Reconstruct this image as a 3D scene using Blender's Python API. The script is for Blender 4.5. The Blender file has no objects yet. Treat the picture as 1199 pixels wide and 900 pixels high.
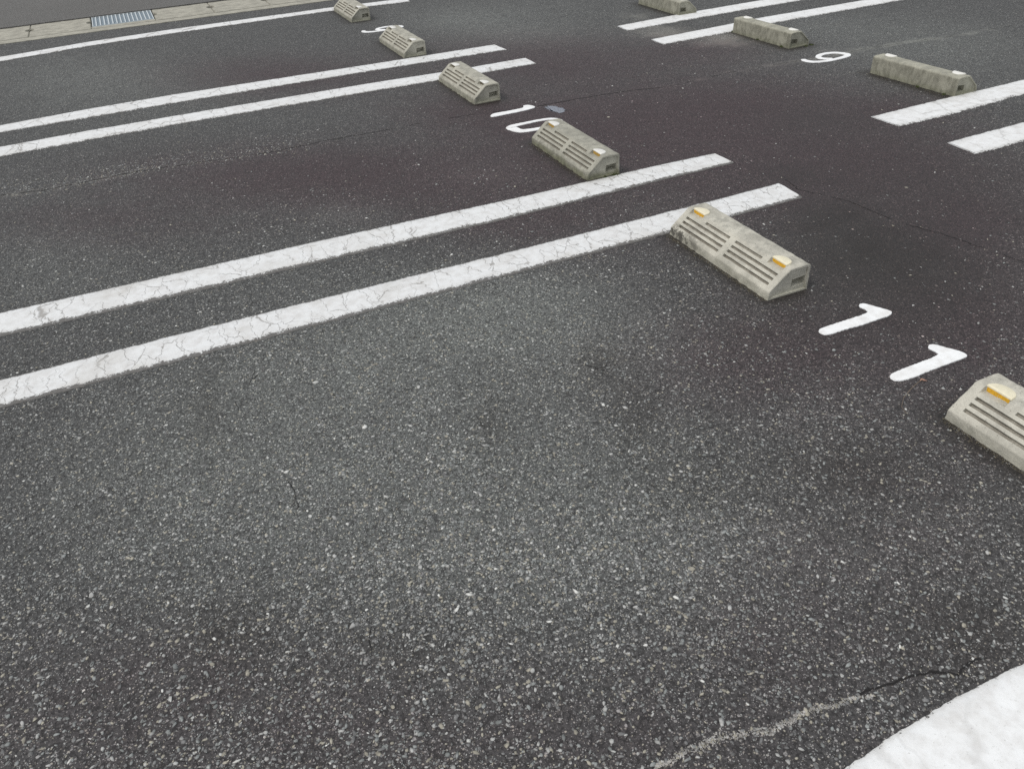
import bpy, bmesh, math, random
import numpy as np
from mathutils import Vector, Matrix, noise as mn

random.seed(11)
rng = np.random.default_rng(7)
sc = bpy.context.scene
col = sc.collection
R = math.radians

# ------------------------------------------------------------------ helpers
def srand(*a):
    return random.uniform(*a)

def N3(x, y, z=0.0, s=1.0):
    return mn.noise(Vector((x * s, y * s, z)))

def setp(o, label=None, cat=None, group=None, kind=None):
    if label: o['label'] = label
    if cat: o['category'] = cat
    if group: o['group'] = group
    if kind: o['kind'] = kind
    return o

def link(name, me, mat=None, parent=None):
    o = bpy.data.objects.new(name, me)
    col.objects.link(o)
    if mat is not None and me is not None and len(me.materials) == 0:
        me.materials.append(mat)
    if parent is not None:
        o.parent = parent
    return o

def empty(name, loc, rz=0.0):
    o = bpy.data.objects.new(name, None)
    o.empty_display_size = 0.1
    col.objects.link(o)
    o.location = loc
    o.rotation_euler = (0, 0, rz)
    return o

def mesh_from(name, verts, faces, mat=None):
    me = bpy.data.meshes.new(name)
    me.from_pydata([tuple(v) for v in verts], [], faces)
    me.update()
    if mat: me.materials.append(mat)
    return me

def bm_box(bm, x0, x1, y0, y1, z0, z1):
    vs = [bm.verts.new(p) for p in ((x0,y0,z0),(x1,y0,z0),(x1,y1,z0),(x0,y1,z0),(x0,y0,z1),(x1,y0,z1),(x1,y1,z1),(x0,y1,z1))]
    for f in ((0,3,2,1),(4,5,6,7),(0,1,5,4),(1,2,6,5),(2,3,7,6),(3,0,4,7)):
        bm.faces.new([vs[i] for i in f])

def bm_to(name, bm, mat=None, parent=None, smooth=None):
    bmesh.ops.recalc_face_normals(bm, faces=bm.faces)
    me = bpy.data.meshes.new(name)
    bm.to_mesh(me); bm.free()
    if smooth is not None:
        me.shade_smooth(); me.set_sharp_from_angle(angle=R(smooth))
    return link(name, me, mat, parent)

# ------------------------------------------------------------------ node helpers
class NT:
    def __init__(self, name):
        self.m = bpy.data.materials.new(name); self.m.use_nodes = True
        self.t = self.m.node_tree; self.t.nodes.clear()
        self.out = self.t.nodes.new('ShaderNodeOutputMaterial')
        self.b = self.t.nodes.new('ShaderNodeBsdfPrincipled')
        self.t.links.new(self.b.outputs[0], self.out.inputs[0])
    def n(self, typ, **k):
        nd = self.t.nodes.new(typ)
        for a, v in k.items(): setattr(nd, a, v)
        return nd
    def l(self, a, b):
        if isinstance(a, (int, float)): b.default_value = a
        elif isinstance(a, tuple): b.default_value = a if len(a) == 4 or len(b.default_value) == 3 else (*a, 1)
        else: self.t.links.new(a, b)
    def math(self, op, a, b=0.0, c=None, clamp=False):
        nd = self.n('ShaderNodeMath', operation=op); nd.use_clamp = clamp
        self.l(a, nd.inputs[0]); self.l(b, nd.inputs[1])
        if c is not None: self.l(c, nd.inputs[2])
        return nd.outputs[0]
    def mix(self, f, a, b, mode='MIX'):
        nd = self.n('ShaderNodeMix', data_type='RGBA', blend_type=mode)
        self.l(f, nd.inputs[0]); self.l(a, nd.inputs[6]); self.l(b, nd.inputs[7])
        return nd.outputs[2]
    def ramp(self, v, lo, hi, a=0.0, b=1.0, smooth=True):
        nd = self.n('ShaderNodeMapRange'); nd.interpolation_type = 'SMOOTHSTEP' if smooth else 'LINEAR'
        self.l(v, nd.inputs[0]); self.l(lo, nd.inputs[1]); self.l(hi, nd.inputs[2]); self.l(a, nd.inputs[3]); self.l(b, nd.inputs[4])
        return nd.outputs[0]
    def pos(self):
        return self.n('ShaderNodeNewGeometry').outputs['Position']
    def obj(self):
        return self.n('ShaderNodeTexCoord').outputs['Object']
    def mapping(self, v, scale=(1,1,1), loc=(0,0,0)):
        nd = self.n('ShaderNodeMapping'); self.l(v, nd.inputs[0])
        nd.inputs[1].default_value = loc; nd.inputs[3].default_value = scale
        return nd.outputs[0]
    def noise(self, v, s, detail=3, rough=0.55, dist=0.0):
        nd = self.n('ShaderNodeTexNoise'); self.l(v, nd.inputs['Vector'])
        nd.inputs['Scale'].default_value = s; nd.inputs['Detail'].default_value = detail
        nd.inputs['Roughness'].default_value = rough; nd.inputs['Distortion'].default_value = dist
        return nd
    def vor(self, v, s, feature='F1', rnd=1.0):
        nd = self.n('ShaderNodeTexVoronoi', feature=feature); self.l(v, nd.inputs['Vector'])
        nd.inputs['Scale'].default_value = s; nd.inputs['Randomness'].default_value = rnd
        return nd
    def attr(self, name):
        return self.n('ShaderNodeAttribute', attribute_name=name).outputs['Fac']
    def sep(self, c):
        nd = self.n('ShaderNodeSeparateXYZ'); self.l(c, nd.inputs[0]); return nd.outputs
    def bump(self, h, strength, dist, prev=None):
        nd = self.n('ShaderNodeBump'); self.l(h, nd.inputs['Height'])
        nd.inputs['Strength'].default_value = strength; nd.inputs['Distance'].default_value = dist
        if prev is not None: self.l(prev, nd.inputs['Normal'])
        return nd.outputs[0]
    def done(self, color, rough, normal=None, spec=0.5):
        self.l(color, self.b.inputs['Base Color']); self.l(rough, self.b.inputs['Roughness'])
        self.b.inputs['Specular IOR Level'].default_value = spec
        if normal is not None: self.l(normal, self.b.inputs['Normal'])
        return self.m

# ------------------------------------------------------------------ world, sun, camera
SUN_EL, SUN_AZ = 56.0, 188.0            # azimuth of the sun, measured from +X towards +Y
w = bpy.data.worlds.new('World'); sc.world = w; w.use_nodes = True
wt = w.node_tree; wt.nodes.clear()
wo = wt.nodes.new('ShaderNodeOutputWorld'); bg = wt.nodes.new('ShaderNodeBackground')
sky = wt.nodes.new('ShaderNodeTexSky'); sky.sky_type = 'NISHITA'; sky.sun_disc = False
sky.sun_elevation = R(SUN_EL); sky.sun_rotation = R(90 - SUN_AZ)
sky.air_density = 1.0; sky.dust_density = 4.0; sky.ozone_density = 1.0
# high overcast: cloud layer greys the sky
tc = wt.nodes.new('ShaderNodeTexCoord')
cn = wt.nodes.new('ShaderNodeTexNoise'); cn.inputs['Scale'].default_value = 2.2; cn.inputs['Detail'].default_value = 6
wt.links.new(tc.outputs['Generated'], cn.inputs['Vector'])
cr = wt.nodes.new('ShaderNodeMapRange'); cr.inputs[1].default_value = .3; cr.inputs[2].default_value = .7; cr.inputs[3].default_value = 6.5; cr.inputs[4].default_value = 10.0
wt.links.new(cn.outputs['Fac'], cr.inputs[0])
cc = wt.nodes.new('ShaderNodeCombineXYZ')
for i, k in enumerate((.975, 1.0, 1.02)):
    mm = wt.nodes.new('ShaderNodeMath'); mm.operation = 'MULTIPLY'; mm.inputs[1].default_value = k
    wt.links.new(cr.outputs[0], mm.inputs[0]); wt.links.new(mm.outputs[0], cc.inputs[i])
mx = wt.nodes.new('ShaderNodeMix'); mx.data_type = 'RGBA'; mx.inputs[0].default_value = 0.78
wt.links.new(sky.outputs[0], mx.inputs[6]); wt.links.new(cc.outputs[0], mx.inputs[7])
wt.links.new(mx.outputs[2], bg.inputs[0]); wt.links.new(bg.outputs[0], wo.inputs[0])
bg.inputs[1].default_value = 0.10

ld = bpy.data.lights.new('sun', 'SUN'); ld.energy = 1.5; ld.angle = R(22); ld.color = (1.0, .965, .92)
lo = bpy.data.objects.new('sun', ld); col.objects.link(lo)
sd = Vector((math.cos(R(SUN_EL)) * math.cos(R(SUN_AZ)), math.cos(R(SUN_EL)) * math.sin(R(SUN_AZ)), math.sin(R(SUN_EL))))
lo.rotation_euler = sd.to_track_quat('Z', 'Y').to_euler(); lo.location = sd * 30

cd = bpy.data.cameras.new('camera'); cam = bpy.data.objects.new('camera', cd); col.objects.link(cam); sc.camera = cam
cd.sensor_width = 36; cd.lens = 36 * 928.76 / 1199; cd.clip_start = 0.05; cd.clip_end = 2000
r_ = Vector((0.9079499519144383, -0.41622217049431753, -0.048846592589130766))
u_ = Vector((0.28089646937087226, 0.5179260868422146, 0.8079911769711905))
d_ = Vector((0.31100491686394266, 0.7473363856773669, -0.587166303809357))
M = Matrix.Identity(4)
for i in range(3):
    M[i][0] = r_[i]; M[i][1] = u_[i]; M[i][2] = -d_[i]
M[2][3] = 1.402
cam.matrix_world = M
sc.view_settings.view_transform = 'Standard'; sc.view_settings.look = 'None'
sc.view_settings.exposure = 0.0; sc.view_settings.gamma = 1.0; sc.view_settings.use_curve_mapping = False
sc.cycles.use_denoising = False
BLOBS=[
[0.796, 2.176, 2.643, -1.103, 1.946, 3.482, 'wear', 0.8],
[0.368, 2.146, 3.93, -1.103, 2.819, 5.14, 'wear', 0.5],
[1.077, 2.218, 4.917, -2.467, 3.236, 5.708, 'wear', 0.5],
[1.084, 1.865, 3.532, -2.008, 2.392, 4.325, 'wear', 0.3],
[0.423, 1.282, 2.354, -0.982, 1.802, 3.492, 'wear', 0.35],
[-0.135, 1.778, 3.007, -0.396, 1.981, 3.782, 'wear', 0.3],
[0.93, 0.96, 3.471, -2.647, 2.901, 5.648, 'wear', 0.25],
[0.614, 3.302, 6.5, -1.705, 4.752, 7.931, 'wear', 0.35],
[-0.331, 6.594, 1.958, -0.041, 1.047, 1.49, 'wear', 0.35],
[1.306, 3.399, 4.539, -1.894, 4.08, 6.582, 'wear', 0.25],
[2.495, 6.614, 2.195, -0.871, 1.307, 1.659, 'wear', 0.55],
[2.755, 5.854, 2.303, -1.106, 1.832, 2.399, 'wear', 0.35],
[4.695, 3.786, 1.494, -1.652, 1.085, 1.474, 'wear', 0.45],
[4.297, 3.13, 2.489, -2.956, 2.249, 3.246, 'wear', 0.2],
[4.603, 4.775, 2.092, -1.877, 1.487, 1.908, 'wear', 0.35],
[-0.561, 3.603, 3.782, 0.062, 2.521, 4.316, 'wear', 0.25],
[3.574, 4.339, 3.666, -2.843, 2.754, 3.802, 'wear', 0.1],
[1.379, 0.789, 3.734, -4.13, 2.827, 5.478, 'wear', 0.15],
[1.492, 1.24, 4.093, -3.788, 3.042, 5.668, 'wear', 0.1],
[0.673, 3.857, 1.225, -0.299, 1.551, 2.492, 'purple', 0.8],
[1.288, 2.798, 2.524, -1.212, 2.429, 4.08, 'purple', 0.6],
[2.115, 3.678, 1.599, -0.909, 1.122, 1.72, 'purple', 0.9],
[2.842, 3.543, 1.171, -0.878, 0.916, 1.372, 'purple', 1.0],
[2.867, 2.616, 1.632, -1.557, 1.628, 2.592, 'purple', 0.9],
[2.738, 1.935, 2.426, -2.761, 1.607, 2.7, 'purple', 0.9],
[0.844, 5.768, 1.908, -0.381, 1.374, 1.955, 'purple', 0.5],
[2.471, 4.872, 1.581, -0.811, 1.387, 1.946, 'purple', 0.7],
[3.541, 3.076, 2.787, -2.824, 2.543, 3.812, 'purple', 0.7],
[3.482, 4.679, 2.389, -1.7, 1.841, 2.501, 'purple', 0.6],
[1.688, 4.313, 2.339, -0.976, 1.759, 2.637, 'purple', 0.7],
[2.039, 1.229, 3.535, -4.198, 1.496, 2.728, 'purple', 0.4],
[1.668, 1.542, 1.962, -1.733, 1.625, 2.939, 'purple', 0.4],
[-0.354, 3.776, 2.339, -0.067, 2.277, 3.825, 'purple', 0.4],
[0.904, 0.809, 4.388, -3.576, 2.459, 4.85, 'purple', 0.2],
[-0.378, 1.217, 3.043, -0.157, 2.843, 5.71, 'purple', 0.2],
[2.271, 1.948, 3.424, -3.317, 2.012, 3.444, 'oil_shade', 0.9],
[2.363, 2.205, 5.035, -4.624, 3.118, 5.221, 'oil_shade', 0.7],
[2.255, 1.653, 3.143, -3.377, 2.016, 3.529, 'oil_shade', 0.5],
[3.155, 3.161, 2.924, -2.623, 2.188, 3.317, 'oil_shade', 0.35],
[2.537, 2.636, 5.168, -4.422, 4.294, 6.926, 'oil_shade', 0.4],
[2.351, 1.821, 4.002, -4.177, 2.933, 5.051, 'oil_shade', 0.4],
[1.024, 1.76, 11.805, -6.712, 5.72, 10.448, 'oil_shade', 0.3],
[0.613, 1.645, 23.708, -10.261, 4.37, 8.182, 'oil_shade', 0.3],
[1.003, 1.502, 14.137, -8.774, 3.411, 6.355, 'oil_shade', 0.3],
[-0.169, 1.25, 11.092, -1.646, 5.874, 11.674, 'oil_shade', 0.35],
[1.356, 1.033, 4.455, -4.251, 3.611, 6.873, 'oil_shade', 0.3],
[1.199, 0.562, 5.995, -6.92, 4.333, 8.612, 'oil_shade', 0.35],
[0.996, 1.185, 5.482, -3.901, 3.645, 6.957, 'oil_shade', 0.2],
[0.166, 1.035, 8.902, -3.006, 5.41, 10.792, 'oil_shade', 0.15],
[-0.117, 2.103, 20.244, -2.499, 2.854, 5.317, 'oil_shade', 0.2],
[3.577, 5.293, 3.346, -2.197, 2.814, 3.67, 'dust', 0.6],
[3.705, 5.856, 6.282, -3.899, 3.335, 4.188, 'dust', 0.45],
[3.737, 4.785, 3.064, -2.278, 3.504, 4.675, 'dust', 0.5],
[3.866, 4.908, 6.722, -5.039, 4.717, 6.211, 'dust', 0.5],
[4.213, 4.141, 3.459, -3.226, 5.338, 7.25, 'dust', 0.3],
[2.094, 4.136, 15.105, -7.745, 6.999, 10.43, 'dust', 0.3],
[4.898, 3.637, 2.211, -2.626, 2.294, 3.115, 'dust', 0.1],
[1.948, 3.063, 8.602, -5.288, 8.207, 13.185, 'dust', 0.2],
[-0.646, 4.228, 4.483, 0.139, 4.272, 7.053, 'dust', 0.1],
[-0.221, 4.279, 3.553, -0.183, 3.924, 6.355, 'dust', 0.1],
[1.492, 0.998, 11.479, -11.982, 7.101, 13.477, 'dust', 0.1],
[0.294, 1.794, 1.324, -0.384, 1.088, 2.04, 'wear', 0.5],
[0.807, 2.202, 1.85, -0.772, 1.723, 3.076, 'wear', 0.45],
[0.126, 2.171, 2.487, -0.497, 2.063, 3.789, 'wear', 0.35],
[0.571, 1.408, 1.866, -0.856, 1.576, 3.008, 'wear', 0.3],
[-0.093, 1.614, 2.356, -0.369, 1.687, 3.253, 'wear', 0.25],
[0.651, 1.103, 2.743, -1.559, 2.869, 5.586, 'wear', 0.2],
[-0.283, 6.303, 1.401, -0.04, 0.921, 1.33, 'wear', 0.3],
[-0.556, 3.258, 4.096, 0.067, 2.407, 4.214, 'wear', 0.2],
[0.164, 2.847, 1.559, -0.271, 2.475, 4.332, 'wear', 0.15],
[2.905, 6.493, 1.067, -0.49, 0.765, 0.961, 'wear', 0.3],
[4.785, 4.303, 1.064, -1.078, 0.958, 1.254, 'wear', 0.3],
[0.213, 0.822, 0.951, -0.387, 2.827, 5.724, 'purple', 0.25],
[1.293, 0.833, 2.537, -2.609, 1.277, 2.475, 'purple', 0.25],
[2.259, 1.514, 2.136, -2.432, 1.427, 2.523, 'purple', 0.6],
[1.447, 1.554, 2.587, -2.04, 2.055, 3.746, 'purple', 0.4],
[2.232, 3.442, 0.884, -0.554, 0.821, 1.272, 'purple', 0.6],
[0.776, 3.601, 1.04, -0.292, 1.659, 2.697, 'purple', 0.5],
[2.597, 2.539, 1.035, -0.929, 0.865, 1.4, 'purple', 0.7],
[1.931, 1.635, 2.264, -2.16, 1.749, 3.107, 'oil_shade', 0.2],
[1.929, 2.066, 4.211, -3.432, 2.399, 4.132, 'oil_shade', 0.1],
[0.867, 5.882, 1.407, -0.281, 1.486, 2.1, 'purple', 0.4],
[2.628, 5.309, 0.987, -0.495, 1.239, 1.682, 'purple', 0.5],
[1.265, 3.3, 2.581, -1.077, 2.033, 3.306, 'purple', 0.3],
[2.832, 2.281, 1.369, -1.429, 0.911, 1.487, 'oil_shade', 0.3],
]

# ------------------------------------------------------------------ materials
def asphalt_material(name, road=False):
    t = NT(name); P = t.pos()
    # small domain warp so that stones are not perfect cells
    wn = t.noise(P, 70, 2)
    sub = t.n('ShaderNodeVectorMath', operation='MULTIPLY_ADD'); t.l(wn.outputs['Color'], sub.inputs[0])
    sub.inputs[1].default_value = (.006, .006, .0); t.l(P, sub.inputs[2])
    W = sub.outputs[0]
    big = t.noise(P, 0.9, 5, .6).outputs['Fac']
    mid = t.noise(P, 7.0, 4, .65).outputs['Fac']
    fine = t.noise(P, 420, 3, .7).outputs['Fac']
    grit = t.noise(P, 150, 3, .7).outputs['Fac']
    if road:
        wear, purple, oil_shade, dust = .55, 0.0, 0.0, 0.0
        base = t.mix(t.ramp(big, .3, .7), (.185, .178, .166), (.215, .207, .194))
    else:
        wear, purple, oil_shade, dust = (t.attr(a) for a in ('wear', 'purple', 'oil_shade', 'dust'))
        jit = t.math('MULTIPLY', t.math('SUBTRACT', mid, .5), .7)
        def rough_edge(v, k=1.0):
            return t.math('ADD', v, t.math('MULTIPLY', t.math('MULTIPLY', jit, t.ramp(v, 0.0, .3)), k), clamp=True)
        wear = rough_edge(wear); purple = rough_edge(purple); oil_shade = rough_edge(oil_shade, .8)
        dust = t.math('MULTIPLY', t.ramp(t.math('ADD', dust, t.math('MULTIPLY', jit, 1.2)), .12, .75), t.ramp(dust, .02, .2))
        base = t.mix(t.ramp(big, .35, .65), (.070, .0715, .0715), (.086, .0885, .0875))
        base = t.mix(t.math('MULTIPLY', purple, .9), base, (.056, .037, .0405))
        base = t.mix(t.math('MULTIPLY', wear, .85), base, (.154, .157, .151))
        base = t.mix(t.math('MULTIPLY', oil_shade, .85), base, (.022, .019, .0155))
    # matrix tone variation
    base = t.mix(t.ramp(grit, .25, .75), t.mix(.6, base, (.010, .010, .010)), t.mix(.16, base, (.20, .20, .195)))
    base = t.mix(t.ramp(fine, .3, .7, .0, .45), base, (.018, .017, .018))
    expo = .40 if road else t.math('ADD', t.math('MULTIPLY', wear, .35), t.math('SUBTRACT', .74, t.math('ADD', t.math('MULTIPLY', purple, .18), t.math('MULTIPLY', oil_shade, .28))))
    col_ = base; H = None
    for (s, thr0, sz, warm) in ((92, .55, .30, 0), (165, .38, .36, 1), (300, .25, .42, 0)):
        v = t.vor(t.mapping(W, (1, 1, .2), (s * .13, s * .31, 0)), s)
        c = t.sep(v.outputs['Color'])
        d = v.outputs['Distance']
        vis = t.math('GREATER_THAN', t.math('ADD', c[0], t.math('MULTIPLY', expo, .62)), thr0 + .38)
        size = t.math('MULTIPLY_ADD', c[1], sz, .12)
        m = t.math('MULTIPLY', vis, t.ramp(d, t.math('MULTIPLY', size, .72), size, 1.0, 0.0))
        tone = t.math('POWER', c[2], 2.0)
        sc_ = t.mix(tone, (.100, .101, .099), (.44, .44, .425))
        if warm: sc_ = t.mix(t.math('MULTIPLY', c[1], .6), sc_, t.mix(tone, (.11, .10, .08), (.48, .44, .35)))
        if not road:
            sc_ = t.mix(t.math('MULTIPLY', oil_shade, .65), sc_, (.04, .036, .03))
            sc_ = t.mix(t.math('MULTIPLY', purple, .55), sc_, (.070, .050, .053))
        col_ = t.mix(t.math('MULTIPLY', m, .85), col_, sc_)
        h = t.math('MULTIPLY', m, 60.0 / s)
        H = h if H is None else t.math('ADD', H, h)
    # dark pits between stones
    pit = t.vor(W, 120, 'F1'); pm = t.ramp(pit.outputs['Distance'], .55, .8)
    col_ = t.mix(t.math('MULTIPLY', pm, .55), col_, (.012, .011, .011))
    # rare bright stones
    v = t.vor(t.mapping(W, (1, 1, .2), (3.3, 7.7, 0)), 38); c = t.sep(v.outputs['Color'])
    m = t.math('MULTIPLY', t.math('GREATER_THAN', c[0], .93 if not road else .985), t.math('LESS_THAN', v.outputs['Distance'], t.math('MULTIPLY', c[1], .16)))
    col_ = t.mix(m, col_, t.mix(c[2], (.25, .25, .23), (.62, .62, .58)))
    if not road:
        dn = t.ramp(t.math('ADD', t.math('MULTIPLY', grit, .6), t.math('MULTIPLY', fine, .5)), .35, .7, .25, 1.0)
        col_ = t.mix(t.math('MULTIPLY', t.math('MULTIPLY', dust, dn), .8), col_, (.25, .245, .22))
    if not road:
        col_ = t.mix(wear, col_, t.mix(1.0, col_, (1.38, 1.44, 1.41), 'MULTIPLY'))
        col_ = t.mix(purple, col_, t.mix(1.0, col_, (.84, .655, .70), 'MULTIPLY'))
        col_ = t.mix(oil_shade, col_, t.mix(1.0, col_, (.55, .50, .44), 'MULTIPLY'))
    H = t.math('ADD', H, t.math('MULTIPLY', grit, .9))
    H = t.math('SUBTRACT', H, t.math('MULTIPLY', pm, .8))
    nb = t.bump(H, .75, .0026)
    nb = t.bump(fine, .5, .0008, nb)
    if not road:
        rgh = t.ramp(t.math('ADD', t.math('MULTIPLY', purple, .5), oil_shade), 0, 1, .80, .60)
    else: rgh = .82
    return t.done(col_, rgh, nb, .4)

M_ASPH = asphalt_material('asphalt_car_park')
M_ROAD = asphalt_material('asphalt_road', True)

def paint_material(name, wear=.5, grime=.3, crack_scale=1.0, bright=.80, ckamt=.62):
    t = NT(name)
    uvn = t.n('ShaderNodeUVMap'); uvn.uv_map = 'UVMap'; U = uvn.outputs[0]
    P = t.pos(); s = t.sep(U)
    wn = t.noise(P, 9, 3).outputs['Color']; wn2 = t.noise(P, 45, 3).outputs['Color']
    a = t.n('ShaderNodeVectorMath', operation='MULTIPLY_ADD'); t.l(wn, a.inputs[0]); a.inputs[1].default_value = (.09, .11, 0); t.l(P, a.inputs[2])
    b = t.n('ShaderNodeVectorMath', operation='MULTIPLY_ADD'); t.l(wn2, b.inputs[0]); b.inputs[1].default_value = (.03, .03, 0); t.l(a.outputs[0], b.inputs[2])
    # cracks run mostly across the line (X is along it)
    v = t.vor(t.mapping(b.outputs[0], (11 * crack_scale, 3.4 * crack_scale, 0)), 1.0, 'DISTANCE_TO_EDGE')
    gate = t.ramp(t.noise(P, 5.5, 2).outputs['Fac'], .36, .52)
    crack = t.math('MULTIPLY', t.ramp(v.outputs['Distance'], .004, .019, 1, 0), gate)
    v2 = t.vor(t.mapping(b.outputs[0], (24, 17, 0), (4, 2, 0)), 1.0, 'DISTANCE_TO_EDGE')
    gate2 = t.ramp(t.noise(P, 7, 2).outputs['Fac'], .5, .64)
    crack2 = t.math('MULTIPLY', t.math('MULTIPLY', t.ramp(v2.outputs['Distance'], .0, .04, 1, 0), gate2), .4)
    ck = t.math('MAXIMUM', crack, crack2)
    n1 = t.noise(P, 26, 5, .65).outputs['Fac']; n2 = t.noise(P, 160, 4, .7).outputs['Fac']; n3 = t.noise(P, 4, 4, .6).outputs['Fac']
    c = t.mix(t.ramp(n1, .35, .75), (bright * .985, bright, bright), (bright * .82, bright * .815, bright * .80))
    c = t.mix(t.ramp(n3, .45, .75, 0, grime), c, (.46, .44, .40))
    c = t.mix(t.ramp(n2, .60, .72, 0, .5), c, (.38, .365, .335))
    # worn rims: v is distance across in 0..1
    ed = t.math('MINIMUM', s[1], t.math('SUBTRACT', 1.0, s[1]))
    low = t.ramp(s[1], .0, .24, 1, 0)
    rim = t.math('MAXIMUM', t.ramp(ed, 0, .07, 1, 0), t.math('MULTIPLY', low, .75))
    chipn = t.math('ADD', n2, t.math('MULTIPLY', n1, .6))
    chip = t.math('MULTIPLY', t.ramp(t.math('ADD', chipn, t.math('MULTIPLY', rim, .36 * wear + .1)), 1.03, 1.08), t.ramp(rim, .02, .25))
    c = t.mix(t.math('MULTIPLY', rim, .35), c, (.42, .405, .37))
    c = t.mix(t.math('MULTIPLY', chip, .9), c, (.085, .08, .075))
    c = t.mix(t.math('MULTIPLY', ck, ckamt), c, (.17, .155, .135))
    H = t.math('ADD', t.math('MULTIPLY', n1, .8), t.math('MULTIPLY', n2, .5))
    H = t.math('SUBTRACT', H, t.math('MULTIPLY', ck, ckamt * 1.6)); H = t.math('SUBTRACT', H, t.math('MULTIPLY', chip, .8))
    return t.done(c, .72, t.bump(H, .6, .0022), .4)

M_PAINT = paint_material('line_paint_old', 1.2, .5, 1.5, .735, .62)
M_PAINT_FAR = paint_material('line_paint_far', .7, .3, .8, .74)
M_PAINT_NEW = paint_material('line_paint_plain', .45, .3, .6, .78, .28)
M_CORNER = paint_material('line_paint_corner', .2, .2, .45, .82, .10)
M_DIGIT = paint_material('number_paint', .0, .0, 1, .86, 0.0)

def concrete_material(name, base, front_stain=.2, back_stain=.2, green=.15, seed=0.0, stain_x=None):
    t = NT(name); O = t.obj(); P = t.mapping(O, (1, 1, 1), (seed, seed * 1.7, seed * .3)); s = t.sep(O)
    n1 = t.noise(P, 14, 5, .6).outputs['Fac']; n2 = t.noise(P, 90, 4, .7).outputs['Fac']; n3 = t.noise(P, 420, 3, .7).outputs['Fac']
    b = base
    c = t.mix(t.ramp(n1, .3, .7), tuple(x * .74 for x in b), tuple(x * 1.10 for x in b))
    c = t.mix(t.ramp(n3, .35, .7, 0, .34), c, tuple(x * .40 for x in b))
    c = t.mix(t.ramp(n2, .56, .7, 0, .4), c, tuple(x * 1.2 for x in b))
    # algae close to the ground
    low = t.ramp(t.math('ADD', s[2], t.math('MULTIPLY', n1, .05)), .03, .065, 1, 0)
    c = t.mix(t.math('MULTIPLY', low, green), c, (.15, .155, .085))
    # grime on the lower front
    fz = t.math('MULTIPLY', t.ramp(s[2], .030, .062, 1, 0), t.ramp(s[0], .05, .08, 1, 0))
    fm = t.math('MULTIPLY', fz, t.ramp(t.math('ADD', t.noise(P, 45, 5, .7).outputs['Fac'], t.math('MULTIPLY', n1, .4)), .62, .78))
    if stain_x is not None: fm = t.math('MULTIPLY', fm, t.ramp(s[1], stain_x - .12, stain_x + .12))
    c = t.mix(t.math('MULTIPLY', fm, front_stain), c, (.085, .08, .068))
    # streaks down the upright back
    st = t.noise(t.mapping(P, (16, 19, 8)), 1.0, 6, .75, 1.2).outputs['Fac']
    bz = t.math('MULTIPLY', t.ramp(s[0], .155, .166), t.ramp(s[2], .098, .088))
    bm_ = t.math('MULTIPLY', bz, t.ramp(st, .40, .72, .2, 1))
    c = t.mix(t.math('MULTIPLY', bm_, back_stain), c, (.085, .082, .062))
    # top grime
    tz = t.math('MULTIPLY', t.ramp(s[2], .09, .098), t.ramp(t.noise(P, 30, 5, .7).outputs['Fac'], .42, .68))
    c = t.mix(t.math('MULTIPLY', tz, .45), c, (.17, .17, .15))
    silt_shade = t.math('MULTIPLY', t.attr('silt_shade'), t.ramp(t.noise(P, 35, 4, .6).outputs['Fac'], .25, .6, .35, .8))
    c = t.mix(silt_shade, c, (.22, .20, .165))  # groove floors darkened: brown silt plus recess shade put into the colour
    pit = t.vor(P, 150); pm = t.math('MULTIPLY', t.ramp(pit.outputs['Distance'], .10, .2, 1, 0), t.math('GREATER_THAN', t.sep(pit.outputs['Color'])[0], .72))
    c = t.mix(t.math('MULTIPLY', pm, .6), c, (.09, .085, .07))
    H = t.math('ADD', t.math('MULTIPLY', n2, 1.2), t.math('MULTIPLY', n3, .5)); H = t.math('SUBTRACT', H, t.math('MULTIPLY', pm, .9))
    return t.done(c, .9, t.bump(H, .8, .0024), .3)

C0 = (.385, .375, .315)
M_STOP = {
 'near':  concrete_material('concrete_mottled', (.55, .53, .455), .95, .2, .25, 1.3, .42),
 'clean': concrete_material('concrete_clean', (.57, .55, .475), .15, .2, .2, 4.1),
 'green': concrete_material('concrete_mossy', (.42, .41, .345), .4, .5, .7, 7.9),
 'beige': concrete_material('concrete_beige', (.47, .455, .385), .3, .4, .35, 9.2),
 'dirty': concrete_material('concrete_streaked', (.42, .41, .335), .3, .7, .4, 12.7),
}
M_GUT = concrete_material('concrete_gutter', (.40, .385, .325), 0, 0, 0, 3.0)

def simple(name, colr, rough=.6, metal=0.0, nscale=60, amt=.25, dark=.5, spec=.5):
    t = NT(name); P = t.pos(); n = t.noise(P, nscale, 4, .65).outputs['Fac']
    c = t.mix(t.ramp(n, .35, .7, 0, amt), colr, tuple(x * dark for x in colr))
    t.b.inputs['Metallic'].default_value = metal
    return t.done(c, rough, t.bump(n, .3, .0008), spec)

M_CAP = simple('reflector_cap', (.80, .74, .55), .45, 0, 80, .35, .72)
M_CAPW = simple('reflector_cap_white', (.76, .75, .70), .5, 0, 80, .3, .7)
M_AMBER = simple('amber_lens', (.80, .44, .025), .25, 0, 200, .7, .5)
M_AMBER_OLD = simple('amber_lens_faded', (.50, .31, .06), .45, 0, 220, .8, .5)
M_DULL = simple('dull_lens', (.10, .085, .05), .5, 0, 160, .5, .5)
M_STEEL = simple('galvanised_steel', (.52, .57, .59), .5, .15, 70, .4, .7)
M_STEEL2 = simple('galvanised_rod', (.25, .31, .355), .6, .1, 70, .4, .6)
M_VOID = simple('gutter_inside', (.05, .048, .043), .95)
M_CRACK = simple('crack_dark', (.012, .011, .011), .95)  # dark colour of the thin crack ribbons
M_SMEAR = simple('grey_smear', (.24, .26, .30), .75, 0, 90, .8, .45)
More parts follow.
